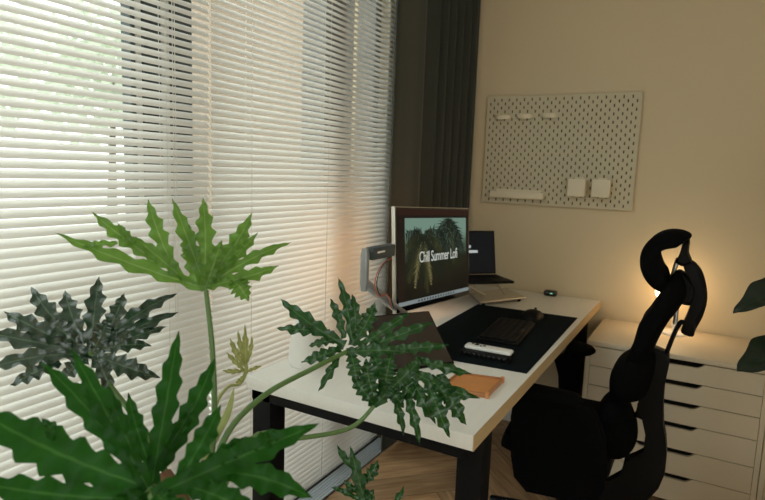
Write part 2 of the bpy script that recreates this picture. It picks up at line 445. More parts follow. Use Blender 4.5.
# ------------------------------------------------------------------ desk
DX0, DX1, DY0, DY1, DZ = .241, .943, -1.808, -.016, .747
DT = .039
t = thing('standing_desk', 'long white-topped desk with black steel legs beside the blinds', 'desk', ((DX0 + DX1) / 2, (DY0 + DY1) / 2, 0))
bm = NB(); bx(bm, DX0, DX1 - .002, DY0, DY1, DZ - DT, DZ, bev=.0012); obj('tabletop', bm, 'desk_white', t)
bm = NB(); bx(bm, DX1 - .0018, DX1, DY0, DY1, DZ - DT, DZ - .0006); obj('edge_band', bm, 'desk_edge', t, label='tan wood edge of the white top')
bm = NB()
bx(bm, DX0 + .01, DX1 - .03, DY0 + .012, DY0 + .04, DZ - DT - .032, DZ - DT)
bx(bm, DX0 + .02, DX1 - .08, DY1 - .1, DY1 - .05, DZ - DT - .03, DZ - DT)
bx(bm, DX1 - .16, DX1 - .12, DY0 + .05, DY1 - .06, DZ - DT - .03, DZ - DT)
bx(bm, DX0 + .1, DX0 + .14, DY0 + .05, DY1 - .06, DZ - DT - .03, DZ - DT)
obj('underframe', bm, 'black_steel', t)
for lx, ly in ((DX0 + .012, DY0 + .012), (DX1 - .0685, DY0 + .075), (DX0 + .02, DY1 - .12), (DX1 - .11, DY1 - .12)):
    bm = NB(); bx(bm, lx, lx + .067, ly, ly + .07, .012, DZ - DT, bev=.003); bx(bm, lx + .02, lx + .05, ly + .02, ly + .05, 0, .014, mi=1)
    obj('leg', bm, ['black_steel', 'steel'], t)
bm = NB(); bx(bm, DX1 - .045, DX1 - .004, -.86, -.78, DZ - DT - .022, DZ - DT, bev=.003); obj('controller', bm, 'black_plastic', t, label='small black height switch under the front edge')
bm = NB(); bx(bm, DX0 + .1, DX1 - .22, DY0 + .45, DY1 - .3, DZ - DT - .14, DZ - DT - .03, bev=.004); obj('cable_tray', bm, 'black_steel', t)

# desk mat
bm = NB(); MZ = DZ + .003
q = [on(454.5, 362.6, 2, MZ), on(528, 375, 2, MZ), on(579, 319, 2, MZ), on(480, 303.5, 2, MZ)]
c1 = (.487, -1.345); poly = [(c1[0], c1[1], DZ), (.928, -1.312, DZ), (.918, -.474, DZ), (.47, -.50, DZ)]
prism(bm, [Vector(p) for p in poly], (0, 0, .0003), (0, 0, .003))
tag(obj('desk_mat', bm, 'felt'), 'large dark charcoal felt desk mat under the keyboard', 'desk mat')

# ------------------------------------------------------------------ monitor
NT = Vector((.4384, -1.2564, .8482)); mon_up = Vector((-.0824, .0490, .9954))
dirv = Vector((.0786, .9960, -.0425)); Wd = .60; dirv.normalize()
nrm = Vector((dirv.y, -dirv.x, 0)).normalized()
MZ0, MZ1 = .8482, 1.2320
mt = thing('monitor', 'large flat monitor on a grey arm showing palm trees', 'monitor', (NT.x + dirv.x * Wd / 2, NT.y + dirv.y * Wd / 2, MZ0))
MM = frameM((NT.x, NT.y, MZ0), dirv, mon_up)     # local x along width, y into the back, z up
MH = MZ1 - MZ0
sgn = 1 if (MM.to_3x3() @ Vector((0, 1, 0))).dot(nrm) < 0 else -1
def mbx(bm, x0, x1, y0, y1, z0, z1, **k): bx(bm, x0, x1, y0 * sgn, y1 * sgn, z0, z1, M=MM, **k)
bm = NB(); mbx(bm, 0, Wd, .002, .018, 0, MH, bev=.002); mbx(bm, .12, Wd - .12, .018, .045, .06, MH - .06, bev=.008)
obj('housing', bm, 'alu', mt, label='silver rim and back')
bm = NB(); mbx(bm, .003, Wd - .003, .0, .004, .003, MH - .003, bev=.0005); obj('bezel', bm, 'black_gloss', mt)
def quad(bm, x0, x1, z0, z1, y, mi=0, uvl=None):
    vs = [bm.verts.new(MM @ Vector((a, y * sgn, b))) for a, b in ((x0, z0), (x1, z0), (x1, z1), (x0, z1))]
    f = bm.faces.new(vs); f.material_index = mi
    if uvl:
        for lp, c in zip(f.loops, ((0, 0), (1, 0), (1, 1), (0, 1))): lp[uvl].uv = c
SX0, SX1, SZ0, SZ1 = .012, Wd - .010, .022, MH - .008
bm = NB(); uvl = bm.loops.layers.uv.new('UVMap')
quad(bm, SX0, SX1, SZ0, SZ1, -.0004, 1)
quad(bm, SX0, SX1, SZ1 - .024, SZ1, -.0006, 2)
PX0, PX1, PZ0, PZ1 = .06, Wd - .035, SZ0 + .018, SZ1 - .034
quad(bm, PX0, PX1, PZ0, PZ1, -.0008, 0, uvl)
quad(bm, SX0, SX1, SZ0 + .001, SZ0 + .016, -.0010, 3)
for i in range(14):
    xx = SX0 + .14 + i * .022; quad(bm, xx, xx + .010, SZ0 + .004, SZ0 + .012, -.0012, 4)
quad(bm, SX0 + .02, SX0 + .13, SZ1 - .014, SZ1 - .009, -.0010, 5)
quad(bm, SX0 + .01, SX0 + .03, SZ1 - .05, SZ1 - .04, -.0010, 2)
scr = obj('screen', bm, ['scr_bg', 'scr_window', 'scr_bar', 'scr_task', 'scr_icon', 'scr_bar'], mt, smooth=False, recalc=False)
# palms in the picture on the screen
bm = NB()
def frond(ox, oz, ang, ln, mi, droop=1.0, y=-.0014, spread=.05):
    prev = None; a = ang; x, z = ox, oz; n_ = 16
    for i in range(n_):
        f_ = i / n_
        nx = x + math.cos(a) * ln / n_; nz = z + math.sin(a) * ln / n_
        # leaflets hang from the rib
        for s_ in (0, 1):
            la = a - PI / 2 * (1 if s_ else -1) * .8; l = .95 * spread * math.sin(PI * (f_ * .8 + .15))
            jt = random.uniform(.6, 1.3); p = [(x, z), (x + (nx - x) * .85, z + (nz - z) * .85), (x + math.cos(la) * l * jt, z + math.sin(la) * l * jt - l * .7)]
            p = [(min(max(a_, PX0 + .001), PX1 - .001), min(max(b_, PZ0 + .001), PZ1 - .001)) for a_, b_ in p]
            if abs((p[1][0] - p[0][0]) * (p[2][1] - p[0][1]) - (p[1][1] - p[0][1]) * (p[2][0] - p[0][0])) > 1e-7:
                f = bm.faces.new([bm.verts.new(MM @ Vector((c[0], y * sgn, c[1]))) for c in p]); f.material_index = mi
        x, z = nx, nz; da = (-PI / 2 - a)
        if math.cos(a) < 0: da = -(-(PI * 1.5) - (-a)) if False else (PI * 1.5 - (a if a > 0 else a + 2 * PI))
        a += da * .11 * droop
PCX = PX0 + .13; PCZ = PZ1 - .075
for k, (a_, l_, mi_, sp_) in enumerate([(95, .10, 0, .03), (65, .11, 1, .03), (35, .12, 0, .04), (125, .11, 0, .035), (150, .13, 1, .035), (10, .15, 0, .06), (172, .15, 0, .06), (20, .20, 1, .05), (160, .2, 1, .05), (-30, .2, 0, .05), (215, .2, 1, .05), (-60, .2, 2, .03), (240, .2, 2, .03), (-75, .22, 1, .04), (262, .2, 0, .04), (50, .2, 0, .05), (135, .2, 0, .05), (-15, .26, 0, .05), (195, .2, 0, .05)]):
    frond(PCX, PCZ, R(a_), l_, mi_, .62, -.0012 - k * .00002, sp_)
PCX2 = PX1 - .17; PCZ2 = PZ1 - .002
for k, (a_, l_, mi_, sp_) in enumerate([(-5, .16, 0, .06), (185, .13, 0, .06), (-40, .2, 0, .06), (220, .2, 0, .06), (-65, .2, 1, .04), (250, .2, 0, .05), (-85, .22, 0, .05), (-20, .24, 0, .05)]):
    frond(PCX2, PCZ2, R(a_), l_, mi_, .6, -.00125 - k * .00002, sp_)
obj('palm_picture', bm, ['frond_dark', 'frond_olive', 'frond_tan'], mt, smooth=False, recalc=False)
def text(name, body, size, loc, M, parent, m, sx=1.0, align='LEFT'):
    cu = bpy.data.curves.new(name, 'FONT'); cu.body = body; cu.size = size; cu.align_x = align; cu.extrude = .0002; cu.space_character = .92
    cu.materials.append(MATS[m]); tmp = bpy.data.objects.new(name + '_source', cu); COL.objects.link(tmp); bpy.context.view_layer.update()
    me = bpy.data.meshes.new_from_object(tmp.evaluated_get(bpy.context.evaluated_depsgraph_get())); bpy.data.objects.remove(tmp); o = bpy.data.objects.new(name, me)
    Mx = M @ Matrix.Translation(Vector(loc)) @ Matrix.Rotation(PI / 2, 4, 'X') @ Matrix.Diagonal((sx, 1, 1, 1))
    Mx.translation -= WL[parent]
    o.matrix_local = Mx; COL.objects.link(o); o.parent = parent; o.matrix_parent_inverse = Matrix.Identity(4); return o
tx = text('screen_title', 'Chill Summer Lofi', .06, (PX0 + .098, -.003 * sgn, PZ0 + .134), MM, mt, 'scr_text', .80)
# monitor arm
am = thing('desk_mount', 'grey spring monitor arm clamped to the back edge of the desk', 'monitor arm', (.33, -1.2, DZ))
bk = MM @ Vector((Wd / 2, .045 * sgn, MH / 2))
E1 = dist(365, 256, 1.90); E2 = dist(367, 283, 1.90); E2.x, E2.y = E1.x, E1.y
base = on(404, 324, 2, DZ + .05); base.z = DZ; base.x = max(base.x, .285)
bm = NB(); tube(bm, [base + Vector((0, 0, .0)), base + Vector((0, 0, .012))], .04, 24); tube(bm, [base + Vector((0, 0, .012)), base + Vector((0, 0, .09))], .019, 18); obj('clamp_base', bm, 'arm_grey', am)
bm = NB(); a0 = base + Vector((0, 0, .085)); a1 = E2
dd = (a1 - a0).normalized()
MA = frameM(a0, dd, (0, 0, 1)); ln = (a1 - a0).length
box(bm, (ln / 2, 0, 0), (ln + .02, .028, .030), MA, bev=.010, seg=3); obj('lower_arm', bm, 'arm_grey', am)
bm = NB(); tube(bm, [E2 + Vector((0, 0, -.03)), E2, E1 + Vector((0, 0, .0)), E1 + Vector((0, 0, .024))], [.011, .015, .015, .011], 20); obj('elbow', bm, 'arm_grey', am)
bm = NB(); a1 = bk; a0 = E1 + Vector((0, 0, .004)); a1 = Vector((a1.x, a1.y, a0.z + .0)); ln = (a1 - a0).length; MA = frameM(a0, (a1 - a0), (0, 0, 1))
box(bm, (ln / 2 + .01, 0, 0), (ln - .03, .036, .042), MA, bev=.006); obj('upper_arm', bm, 'arm_dark', am)
bm = NB(); 
for s_ in (-1 if (MA @ Vector((0, -1, 0)) - MA.translation).y < 0 else 1,): box(bm, (.075, .0185 * s_, .004), (.05, .001, .006), MA)
obj('arm_badge', bm, 'scr_text_dim' if False else 'white_plastic', am, label='tiny white marking')
bm = NB(); bb = Vector((bk.x, bk.y, bk.z)); tube(bm, [bb - nrm * .04 if sgn < 0 else bb - nrm * .035, bb - nrm * .002], .03, 20); obj('mount_plate', bm, 'arm_grey', am)
for cm, off in (('cable_red', .0), ('cable_black', .012)):
    bm = NB(); tube(bm, spline([a0 + (a1 - a0) * .55 + Vector((.0, off, -.024)), a0 + (a1 - a0) * .25 + Vector((0, off, -.045)), E2 + Vector((.03, .02 + off, .0)), E2 + Vector((.035, .04 + off, -.05)), E2.lerp(base, .35) + Vector((.03, off, .035)), E2.lerp(base, .55) + Vector((.02, off, .02))], 24), .0017, 8)
    obj('cable', bm, cm, am)
bm = NB(); mbx(bm, .10, Wd - .1, .046, .056, .20, .22, bev=.003); mbx(bm, .10, .12, .046, .056, .22, MH - .08, bev=.003)
obj('light_strip', bm, 'led', mt, label='warm glowing light strip on the back')

# ------------------------------------------------------------------ laptop on stand
LBR = on(496, 274, 2, .875); LTR = None
ld = Vector((math.sin(R(44)), math.cos(R(44)), 0)); ln_ = Vector((ld.y, -ld.x, 0))
LW, LD, LH = .28, .18, .212
hz = LBR.z
hinge0 = LBR - ld * LW
t = thing('laptop', 'open black laptop raised on a stand behind the monitor', 'laptop', (LBR.x - ld.x * LW / 2, LBR.y - ld.y * LW / 2, hz - .012))
ML = frameM(hinge0, ld, (0, 0, 1))           # y local points away from user
sy = 1 if (ML.to_3x3() @ Vector((0, 1, 0))).dot(ln_) > 0 else -1
tiltk = Matrix.Rotation(R(0), 4, 'X')
bm = NB(); bx(bm, 0, LW, 0, LD * sy, -.012, 0, bev=.003, M=ML); bx(bm, .02, LW - .02, .02 * sy, .11 * sy, 0, .0008, M=ML, mi=1); obj('keyboard_deck', bm, ['black_plastic', 'key'], t)
ML2 = ML @ Matrix.Rotation(R(12) * sy, 4, 'X')
bm = NB(); bx(bm, 0, LW, 0, -.007 * sy, .002, LH, bev=.002, M=ML2); obj('lid', bm, 'black_plastic', t)
bm = NB(); bx(bm, .008, LW - .008, .0003 * sy, .001 * sy, .01, LH - .008, M=ML2); scr2 = obj('display', bm, ['lap_screen'], t)
bm = NB()
for i, (a, b_, z_) in enumerate([(.135, .150, .128), (.135, .185, .104)]): bx(bm, a, b_, .0012 * sy, .0016 * sy, z_, z_ + .013, M=ML2)
obj('screen_text', bm, 'scr_text_dim', t)
# aluminium stand
t = thing('laptop_stand', 'flat aluminium laptop stand under the black laptop', 'laptop stand', (.50, -.36, DZ))
pz = DZ + .02
A, B_, C_, D_ = [on(*q_, 2, pz) for q_ in ((469, 294), (480, 303), (526, 297.5), (508, 287))]
D_.y = min(D_.y, -.12)
bm = NB(); prism(bm, [A, B_, C_, D_], (0, 0, -.004), (0, 0, .004), bev=.0015); obj('plate', bm, 'alu', t)
for p in (A, B_, C_, D_):
    ctr = (A + B_ + C_ + D_) / 4; q_ = p + (ctr - p) * .22
    bm = NB(); tube(bm, [(q_.x, q_.y, DZ), (q_.x, q_.y, pz - .003)], .008, 12); obj('foot', bm, 'black_plastic', t)
lc = hinge0 + ld * LW / 2 + ln_ * LD * .5
bm = NB()
ctr = (A + B_ + C_ + D_) / 4
for s_ in (-.09, .09):
    a_ = ctr + ld * s_ * .6; b_ = Vector((lc.x, lc.y, hz - .014)) + ld * s_
    tube(bm, [(a_.x, a_.y, pz), (b_.x, b_.y, b_.z)], .006, 10)
obj('riser', bm, 'alu', t)
bm = NB(); bx(bm, .03, LW - .03, .01 * sy, (LD - .03) * sy, -.018, -.0135, M=ML, bev=.001); obj('top_plate', bm, 'alu', t)

# small black puck
t = thing('puck_speaker', 'small black rounded device with a green light near the wall', 'device', (.70, -.08, DZ))
bm = NB(); c = on(551, 296, 2, DZ); c.y = min(c.y, -.055); c.x = .705
box(bm, (c.x, c.y, DZ + .016), (.066, .048, .030), bev=.0125, seg=4); obj('body', bm, 'black_gloss', t)
bm = NB(); box(bm, (c.x + .008, c.y - .0242, DZ + .018), (.012, .001, .006)); obj('indicator', bm, 'puck_light', t)
t.location = (c.x, c.y, DZ)
for ch in t.children: ch.location = Vector((.70, -.08, DZ)) - Vector((c.x, c.y, DZ))

# keyboard
MZt = DZ + .003
ka, kb_ = Vector((.675, -1.075, MZt)), Vector((.650, -.735, MZt))
kd = (kb_ - ka).normalized(); KL = (kb_ - ka).length
MK = frameM(ka, kd, (0, 0, 1)); KW = .15
ys = -1 if (MK.to_3x3() @ Vector((0, 1, 0))).x > 0 else 1
t = thing('keyboard', 'low black keyboard lying on the dark desk mat', 'keyboard', (.74, -.92, MZt))
bm = NB(); bx(bm, 0, KL, 0, -KW * ys, .0, .012, bev=.003, M=MK); obj('case', bm, 'black_plastic', t)
bm = NB()
for r_ in range(6):
    for c_ in range(17):
        if r_ == 0 or True:
            x0 = .008 + c_ * (KL - .016) / 17; y0 = .008 + r_ * (KW - .016) / 6
            if r_ == 5 and 4 <= c_ <= 9:
                if c_ != 4: continue
                bx(bm, x0 + .001, x0 + 6 * (KL - .016) / 17 - .001, -(y0 + .001) * ys, -(y0 + .020) * ys, .012, .018, M=MK, bev=.001); continue
            bx(bm, x0 + .001, x0 + (KL - .016) / 17 - .001, -(y0 + .001) * ys, -(y0 + (KW - .016) / 6 - .001) * ys, .012, .018, M=MK, bev=.0012)
obj('keys', bm, 'key', t)
# mouse on its pad
t = thing('mouse', 'black wireless mouse at the far end of the desk mat', 'mouse', (.745, -.60, MZt))
bm = NB(); rings = []
for i in range(13):
    u = i / 12; y = -.545 - .125 * u; wv = .040 * math.sqrt(max(.02, 1 - (2 * u - 1) ** 4)); hh = .006 + .032 * math.sin(PI * (u * .8 + .12)) * math.sqrt(max(.02, 1 - (2 * u - 1) ** 6))
    rings.append([(.755 + .12 * (y + .6) + wv * math.cos(PI * k / 10), y, MZt + .0005 + hh * max(0, math.sin(PI * k / 10)) ** .7) for k in range(11)])
ringgrid(bm, rings); obj('shell', bm, 'black_plastic', t)
bm = NB(); tube(bm, [(.755, -.575, MZt + .033), (.763, -.575, MZt + .033)], .008, 14); obj('scroll_wheel', bm, 'black_plastic', t)

# remote on its black case
A, B_ = on(465, 354, 2, MZt), on(511, 362.5, 2, MZt)
rd = (B_ - A); rd.z = 0; RL = rd.length; 
MR = frameM(A, rd, (0, 0, 1))
t = thing('charging_case', 'long black ribbed case on the desk mat under the white remote', 'case', (A.x + rd.x / 2, A.y + rd.y / 2, MZt))
bm = NB(); bx(bm, -.012, RL - .006, -.022, .034, 0, .022, bev=.006, M=MR); obj('body', bm, 'black_plastic', t)
bm = NB()
for i in range(9): bx(bm, .0 + i * .017, .010 + i * .017, -.0235, -.021, .004, .017, M=MR, bev=.001)
obj('ridges', bm, 'black_gloss', t)
t = thing('remote_control', 'slim white remote with black buttons lying on the black case', 'remote', (A.x + rd.x / 2, A.y + rd.y / 2, MZt + .022))
bm = NB(); bx(bm, -.002, RL, -.010, .032, .0221, .0355, bev=.0062, M=MR); obj('body', bm, 'white_plastic', t)
for cx_, cy_, r_ in ((.035, .014, .0085), (.062, .013, .0055), (.052, .004, .004), (.02, .018, .0045)):
    bm = NB(); pq = MR @ Vector((cx_, cy_, .035)); tube(bm, [pq, pq + Vector((0, 0, .0015))], r_, 14); obj('button', bm, 'black_plastic', t)

# wooden tray
t = thing('wooden_tray', 'small orange-brown wooden tray with corner pegs near the desk edge', 'tray', (.825, -1.51, DZ))
P = [on(458.6, 372.6, 2, DZ + .012), on(502.7, 378.5, 2, DZ + .012), on(487, 394, 2, DZ + .012)]
P.append(P[0] + P[2] - P[1]); ctr = sum(P, Vector()) / 4
bm = NB(); prism(bm, [Vector((p.x, p.y, DZ)) for p in P], (0, 0, .001), (0, 0, .009), bev=.001); obj('tray_base', bm, 'tray_wood', t)
bm = NB()
for i in range(4):
    a_, b_ = P[i], P[(i + 1) % 4]; Mx = frameM((a_.x, a_.y, DZ), (b_ - a_), (0, 0, 1)); l_ = (Vector((b_.x, b_.y, 0)) - Vector((a_.x, a_.y, 0))).length
    bx(bm, 0, l_, -.003, .003, .001, .014, M=Mx, bev=.001)
obj('rim', bm, 'tray_edge', t)
for p in P:
    bm = NB(); tube(bm, [(p.x, p.y, DZ), (p.x, p.y, DZ + .017)], .0055, 12); obj('corner_peg', bm, 'tray_wood', t)

# tablet propped on the desk
t = thing('tablet', 'dark tablet leaning back on the desk below the monitor', 'tablet', (.66, -1.42, DZ))
P0 = Vector((.708, -1.357, DZ + .004)); td = Vector((-.55, -.83, 0)).normalized(); lean = R(52)
tn_h = Vector((-.83, .55, 0)).normalized(); tup = tn_h * math.sin(lean) + Vector((0, 0, math.cos(lean)))
tnm = td.cross(tup).normalized()
if tnm.z < 0: tnm = -tnm
TW, TH = .25, .215
MT = Matrix((td, tup, tnm)).transposed().to_4x4(); MT.translation = P0
bm = NB(); bx(bm, 0, TW, 0, TH, -.008, 0, bev=.003, M=MT); obj('tablet_body', bm, 'black_plastic', t)
bm = NB(); bx(bm, .006, TW - .006, .006, TH - .006, -.0002, .0006, M=MT); obj('tablet_screen', bm, 'tablet_glass', t)
bm = NB()
k0 = P0 + td * TW * .5 + tup * TH * .62 - tnm * .008
tube(bm, [k0, Vector((k0.x + tn_h.x * .05, k0.y + tn_h.y * .05, DZ + .004))], .006, 10); obj('kickstand', bm, 'black_plastic', t)

# white container with black cap
cb = (on(288.5, 362, 2, DZ) + on(328.5, 364, 2, DZ)) / 2
cb = Vector((.322, -1.628, DZ))
t = thing('pitcher', 'white tapered container with a black opening on the desk corner by the blinds', 'container', cb)
bm = NB(); lathe(bm, cb, [(.001, .0), (.052, 0), (.055, .004), (.0555, .02), (.052, .07), (.046, .115), (.042, .130), (.036, .137), (.024, .140), (.001, .140)], 36); obj('body', bm, 'white_matte', t)
bm = NB(); lathe(bm, cb + Vector((-.012, 0, .139)), [(.001, 0), (.019, 0), (.019, .012), (.015, .014), (.001, .014)], 24); obj('cap', bm, 'cup_dark', t)

# ------------------------------------------------------------------ drawer cabinets
KX, KY = .966, -.478
def cabinet(name, x0, W, label, grp):
    t = thing(name, label, 'drawer cabinet', (x0 + W / 2, KY / 2, 0), grp)
    bm = NB()
    zt = .66; y1 = -.014
    bx(bm, x0, x0 + W, KY, y1, zt - .02, zt, bev=.0015)
    bx(bm, x0, x0 + .018, KY, y1, .0, zt - .02); bx(bm, x0 + W - .018, x0 + W, KY, y1, .0, zt - .02)
    bx(bm, x0 + .018, x0 + W - .018, y1 - .01, y1, .03, zt - .02)
    bx(bm, x0 + .018, x0 + W - .018, KY + .03, y1 - .01, .03, .045)
    obj('carcass', bm, 'cabinet', t)
    n = 6; hs = [.086, .086, .092, .110, .110, .116]
    z = zt - .024
    for i, h in enumerate(hs):
        z1 = z; z0_ = z - h + .003
        xa, xb = x0 + .0195, x0 + W - .0195
        bm = NB(); mid = (xa + xb) / 2; cw = .115; cd = .019
        # front with a shallow hand cut-out in the top edge
        poly = [(xa, z0_), (xb, z0_), (xb, z1), (mid + cw, z1)]
        for k in range(1, 6): poly.append((mid + cw - .03 * k / 6, z1 - cd * math.sin(PI / 2 * k / 6)))
        poly.append((mid + cw - .032, z1 - cd)); poly.append((mid - cw + .032, z1 - cd))
        for k in range(5, 0, -1): poly.append((mid - cw + .03 * k / 6, z1 - cd * math.sin(PI / 2 * k / 6)))
        poly += [(mid - cw, z1), (xa, z1)]
        prism(bm, [Vector((a, KY, b_)) for a, b_ in poly], (0, .016, 0), (0, 0, 0))
        bx(bm, xa + .01, xb - .01, KY + .03, y1 - .03, z0_ + .006, z1 - cd - .008, mi=1)
        obj('drawer', bm, ['cabinet', 'cabinet_gap'], t, smooth=False)
        z = z0_ - .003
    return t
cabinet('drawer_cabinet', KX, .67, 'cream chest of six flat drawers directly behind the office chair', 'matching cream drawer chests along the wall')
cabinet('drawer_cabinet', KX + .673, .67, 'cream chest of six flat drawers at the right edge, beneath the dark leaves', 'matching cream drawer chests along the wall')

# lamp on the cabinet
t = thing('table_lamp', 'glowing globe table lamp on the cabinet behind the chair headrest', 'lamp', (1.275, -.13, .66))
bm = NB(); lathe(bm, (1.282, -.13, .66), [(.001, 0), (.05, 0), (.052, .004), (.048, .01), (.01, .014), (.001, .014)]); obj('base', bm, 'white_plastic', t)
bm = NB(); tube(bm, [(1.282, -.13, .67), (1.282, -.13, .80)], .007, 12); obj('stem', bm, 'white_plastic', t)
bm = NB(); bmesh.ops.create_uvsphere(bm, u_segments=28, v_segments=18, radius=.072, matrix=Matrix.Translation((1.262, -.13, .858))); obj('lamp_shade', bm, 'lamp_shade', t)

# ------------------------------------------------------------------ pegboard
GX, GZ, GW, GH = .2877, 1.2045, .76, .56
t = thing('pegboard', 'cream perforated pegboard on the back wall', 'pegboard', (GX + GW / 2, 0, GZ))
bm = NB(); bx(bm, GX, GX + GW, -.02, -.014, GZ, GZ + GH, bev=.002)
for sx_ in (GX + .04, GX + GW - .04):
    for sz_ in (GZ + .05, GZ + GH - .05): bx(bm, sx_ - .01, sx_ + .01, -.014, -.0005, sz_ - .01, sz_ + .01)
for r_ in range(27):
    z = GZ + .02 + .02 * r_
    n_ = 18 if r_ % 2 == 0 else 19
    for c_ in range(n_):
        x = GX + (.04 if r_ % 2 == 0 else .02) + .04 * c_
        if r_ in (0,) and False: continue
        pts = []
        for k in range(7): a = PI * k / 6; pts.append((x + .0031 * math.cos(a), z + .005 + .0031 * math.sin(a)))
        for k in range(7): a = PI + PI * k / 6; pts.append((x + .0031 * math.cos(a), z - .005 + .0031 * math.sin(a)))
        f = bm.faces.new([bm.verts.new((a, -.0204, b_)) for a, b_ in pts]); f.material_index = 1  # flat slot face; the shade seen through it is put into its colour
obj('panel', bm, ['peg', 'peg_hole_shade'], t, smooth=False)
def gp(u, v): return on(u, v, 1, -.021)
a_, b_ = gp(490, 198), gp(545, 198)
t = thing('pegboard_shelf', 'narrow cream ledge shelf at the lower left of the pegboard', 'shelf', (GX + .15, -.02, a_.z))
bm = NB(); x0, x1 = a_.x + .012, b_.x - .002; z0 = (a_.z + b_.z) / 2
bx(bm, x0, x1, -.06, -.0206, z0, z0 + .006, bev=.001); bx(bm, x0, x1, -.063, -.058, z0, z0 + .032, bev=.001); bx(bm, x0, x0 + .003, -.06, -.0206, z0, z0 + .03); bx(bm, x1 - .003, x1, -.06, -.0206, z0, z0 + .03)
obj('tray', bm, 'peg_white', t)
bm = NB(); bx(bm, x0 + .02, x1 - .02, -.0216, -.0205, z0 + .03, z0 + .045); obj('hook_strip', bm, 'peg_white', t)
def container(x, z, lab):
    t = thing('pegboard_container', lab, 'container', (x, -.02, z), 'small square cups on the pegboard')
    bm = NB(); w_, h_, d_ = .082, .086, .05
    bx(bm, x, x + w_, -.021 - d_, -.021 - d_ + .003, z, z + h_, bev=.001); bx(bm, x, x + .003, -.021 - d_ + .003, -.0206, z, z + h_); bx(bm, x + w_ - .003, x + w_, -.021 - d_ + .003, -.0206, z, z + h_)
    bx(bm, x, x + w_, -.0235, -.0206, z, z + h_); bx(bm, x, x + w_, -.021 - d_ + .003, -.0206, z, z + .004)
    obj('cup', bm, 'peg_white', t)
    bm = NB(); 
    bx(bm, x + .02, x + w_ - .02, -.0235, -.0206, z + h_, z + h_ + .008)
    obj('hook', bm, 'peg_white', t)
    return t
c1 = on(567, 196, 1, -.07); c2 = on(591, 197, 1, -.07)
container(c1.x, c1.z, 'cream square pegboard cup to the left of its twin')
container(c2.x, c2.z, 'cream square pegboard cup nearest the right edge of the pegboard')
labs = ['pale curved pegboard clip at the far left of the top row', 'pale curved pegboard clip in the middle of the top row', 'pale curved pegboard clip at the right end of the top row']
h0 = gp(503, 117)
hk = thing('pegboard_clip', labs[0], 'clip', (h0.x, -.02, h0.z), 'clips in the upper left of the pegboard')
bm = NB(); rings = []
for i in range(13):
    a = PI * i / 12; c = Vector((h0.x - .04 * math.cos(a), -.0206 - .026 * math.sin(a), h0.z - .006 * math.sin(a)))
    rings.append([c + Vector((0, 0, .010)), c + Vector((0, -.002, .010)), c + Vector((0, -.002, -.008)), c + Vector((0, 0, -.008))])
ringgrid(bm, rings); obj('clip_band', bm, 'peg_white', hk)
bm = NB(); bx(bm, h0.x - .03, h0.x + .03, -.0225, -.0206, h0.z - .004, h0.z + .012); obj('back_plate', bm, 'peg_white', hk)
for i, px in ((1, 525), (2, 549)):
    p_ = gp(px, 116); c = hk.copy(); COL.objects.link(c); c.location = (p_.x, -.02, h0.z + .002 * i); c['label'] = labs[i]
    for ch in hk.children:
        d = ch.copy(); COL.objects.link(d); d.parent = c

# ------------------------------------------------------------------ office chair
CY = -.95; SX, SY = 1.04, CY
ch = thing('office_chair', 'black ergonomic mesh office chair with headrest, side on to the camera', 'chair', (SX, SY, 0))
def PY(pts, Y=CY): return [on(u, v, 1, Y) for u, v in pts]
def swept(bm, poly, hw, bow=0.0, n=9, taper=.12, mi=0):
    """profile in the chair's side plane swept across its width, ends rounded and bowed forward"""
    m_ = len(poly); sm = []
    for i in range(m_):
        a_, b_, c_, d_ = poly[i - 1], poly[i], poly[(i + 1) % m_], poly[(i + 2) % m_]
        for t_ in (0, .33, .66): sm.append(.5 * ((2 * b_) + (c_ - a_) * t_ + (2 * a_ - 5 * b_ + 4 * c_ - d_) * t_ * t_ + (-a_ + 3 * b_ - 3 * c_ + d_) * t_ ** 3))
    poly = sm; c = sum(poly, Vector()) / len(poly); rings = []
    for i in range(n):
        s_ = -1 + 2 * i / (n - 1); k = 1 - taper * abs(s_) ** 2.2 - .25 * abs(s_) ** 9
        rings.append([Vector((c.x + (p.x - c.x) * k - bow * s_ * s_, CY + hw * s_, c.z + (p.z - c.z) * k)) for p in poly])
    ringgrid(bm, rings, mi=mi)
def strip(cl_, wd):
    """closed outline around a centre line (image points), width list in image px"""
    L_, R_ = [], []
    for i, (u, v) in enumerate(cl_):
        a = cl_[max(i - 1, 0)]; b = cl_[min(i + 1, len(cl_) - 1)]; du, dv = b[0] - a[0], b[1] - a[1]; l = math.hypot(du, dv)
        w_ = wd[i] if hasattr(wd, '__len__') else wd
        L_.append((u - dv / l * w_ / 2, v + du / l * w_ / 2)); R_.append((u + dv / l * w_ / 2, v - du / l * w_ / 2))
    return L_ + R_[::-1]
# headrest pad
bm = NB(); cl_ = [(691, 236), (684, 235), (674, 235), (664, 238), (656, 244), (652, 252), (652, 262), (655, 271), (660, 279), (666, 284), (671, 285)]
swept(bm, PY(strip(cl_, [4, 9, 12, 14, 15, 17, 19, 19, 17, 14, 8])), .11, .010, 13, .10); obj('headrest', bm, 'black_mesh', ch)
bm = NB(); q_ = PY([(688, 241), (684, 262)]); 
swept(bm, PY([(684, 240), (690, 240), (689, 252), (692, 262), (684, 266), (676, 262), (680, 253)]), .03, 0, 5, .02)
obj('headrest_bracket', bm, 'black_plastic', ch)
bm = NB(); tube(bm, PY([(678, 258), (671, 281)]), .007, 10); obj('headrest_rod', bm, 'steel', ch, label='bare metal rod'); bm = NB(); tube(bm, PY([(677.5, 302), (675, 324)]), .007, 10); obj('lower_rod', bm, 'steel', ch, label='bare metal rod')
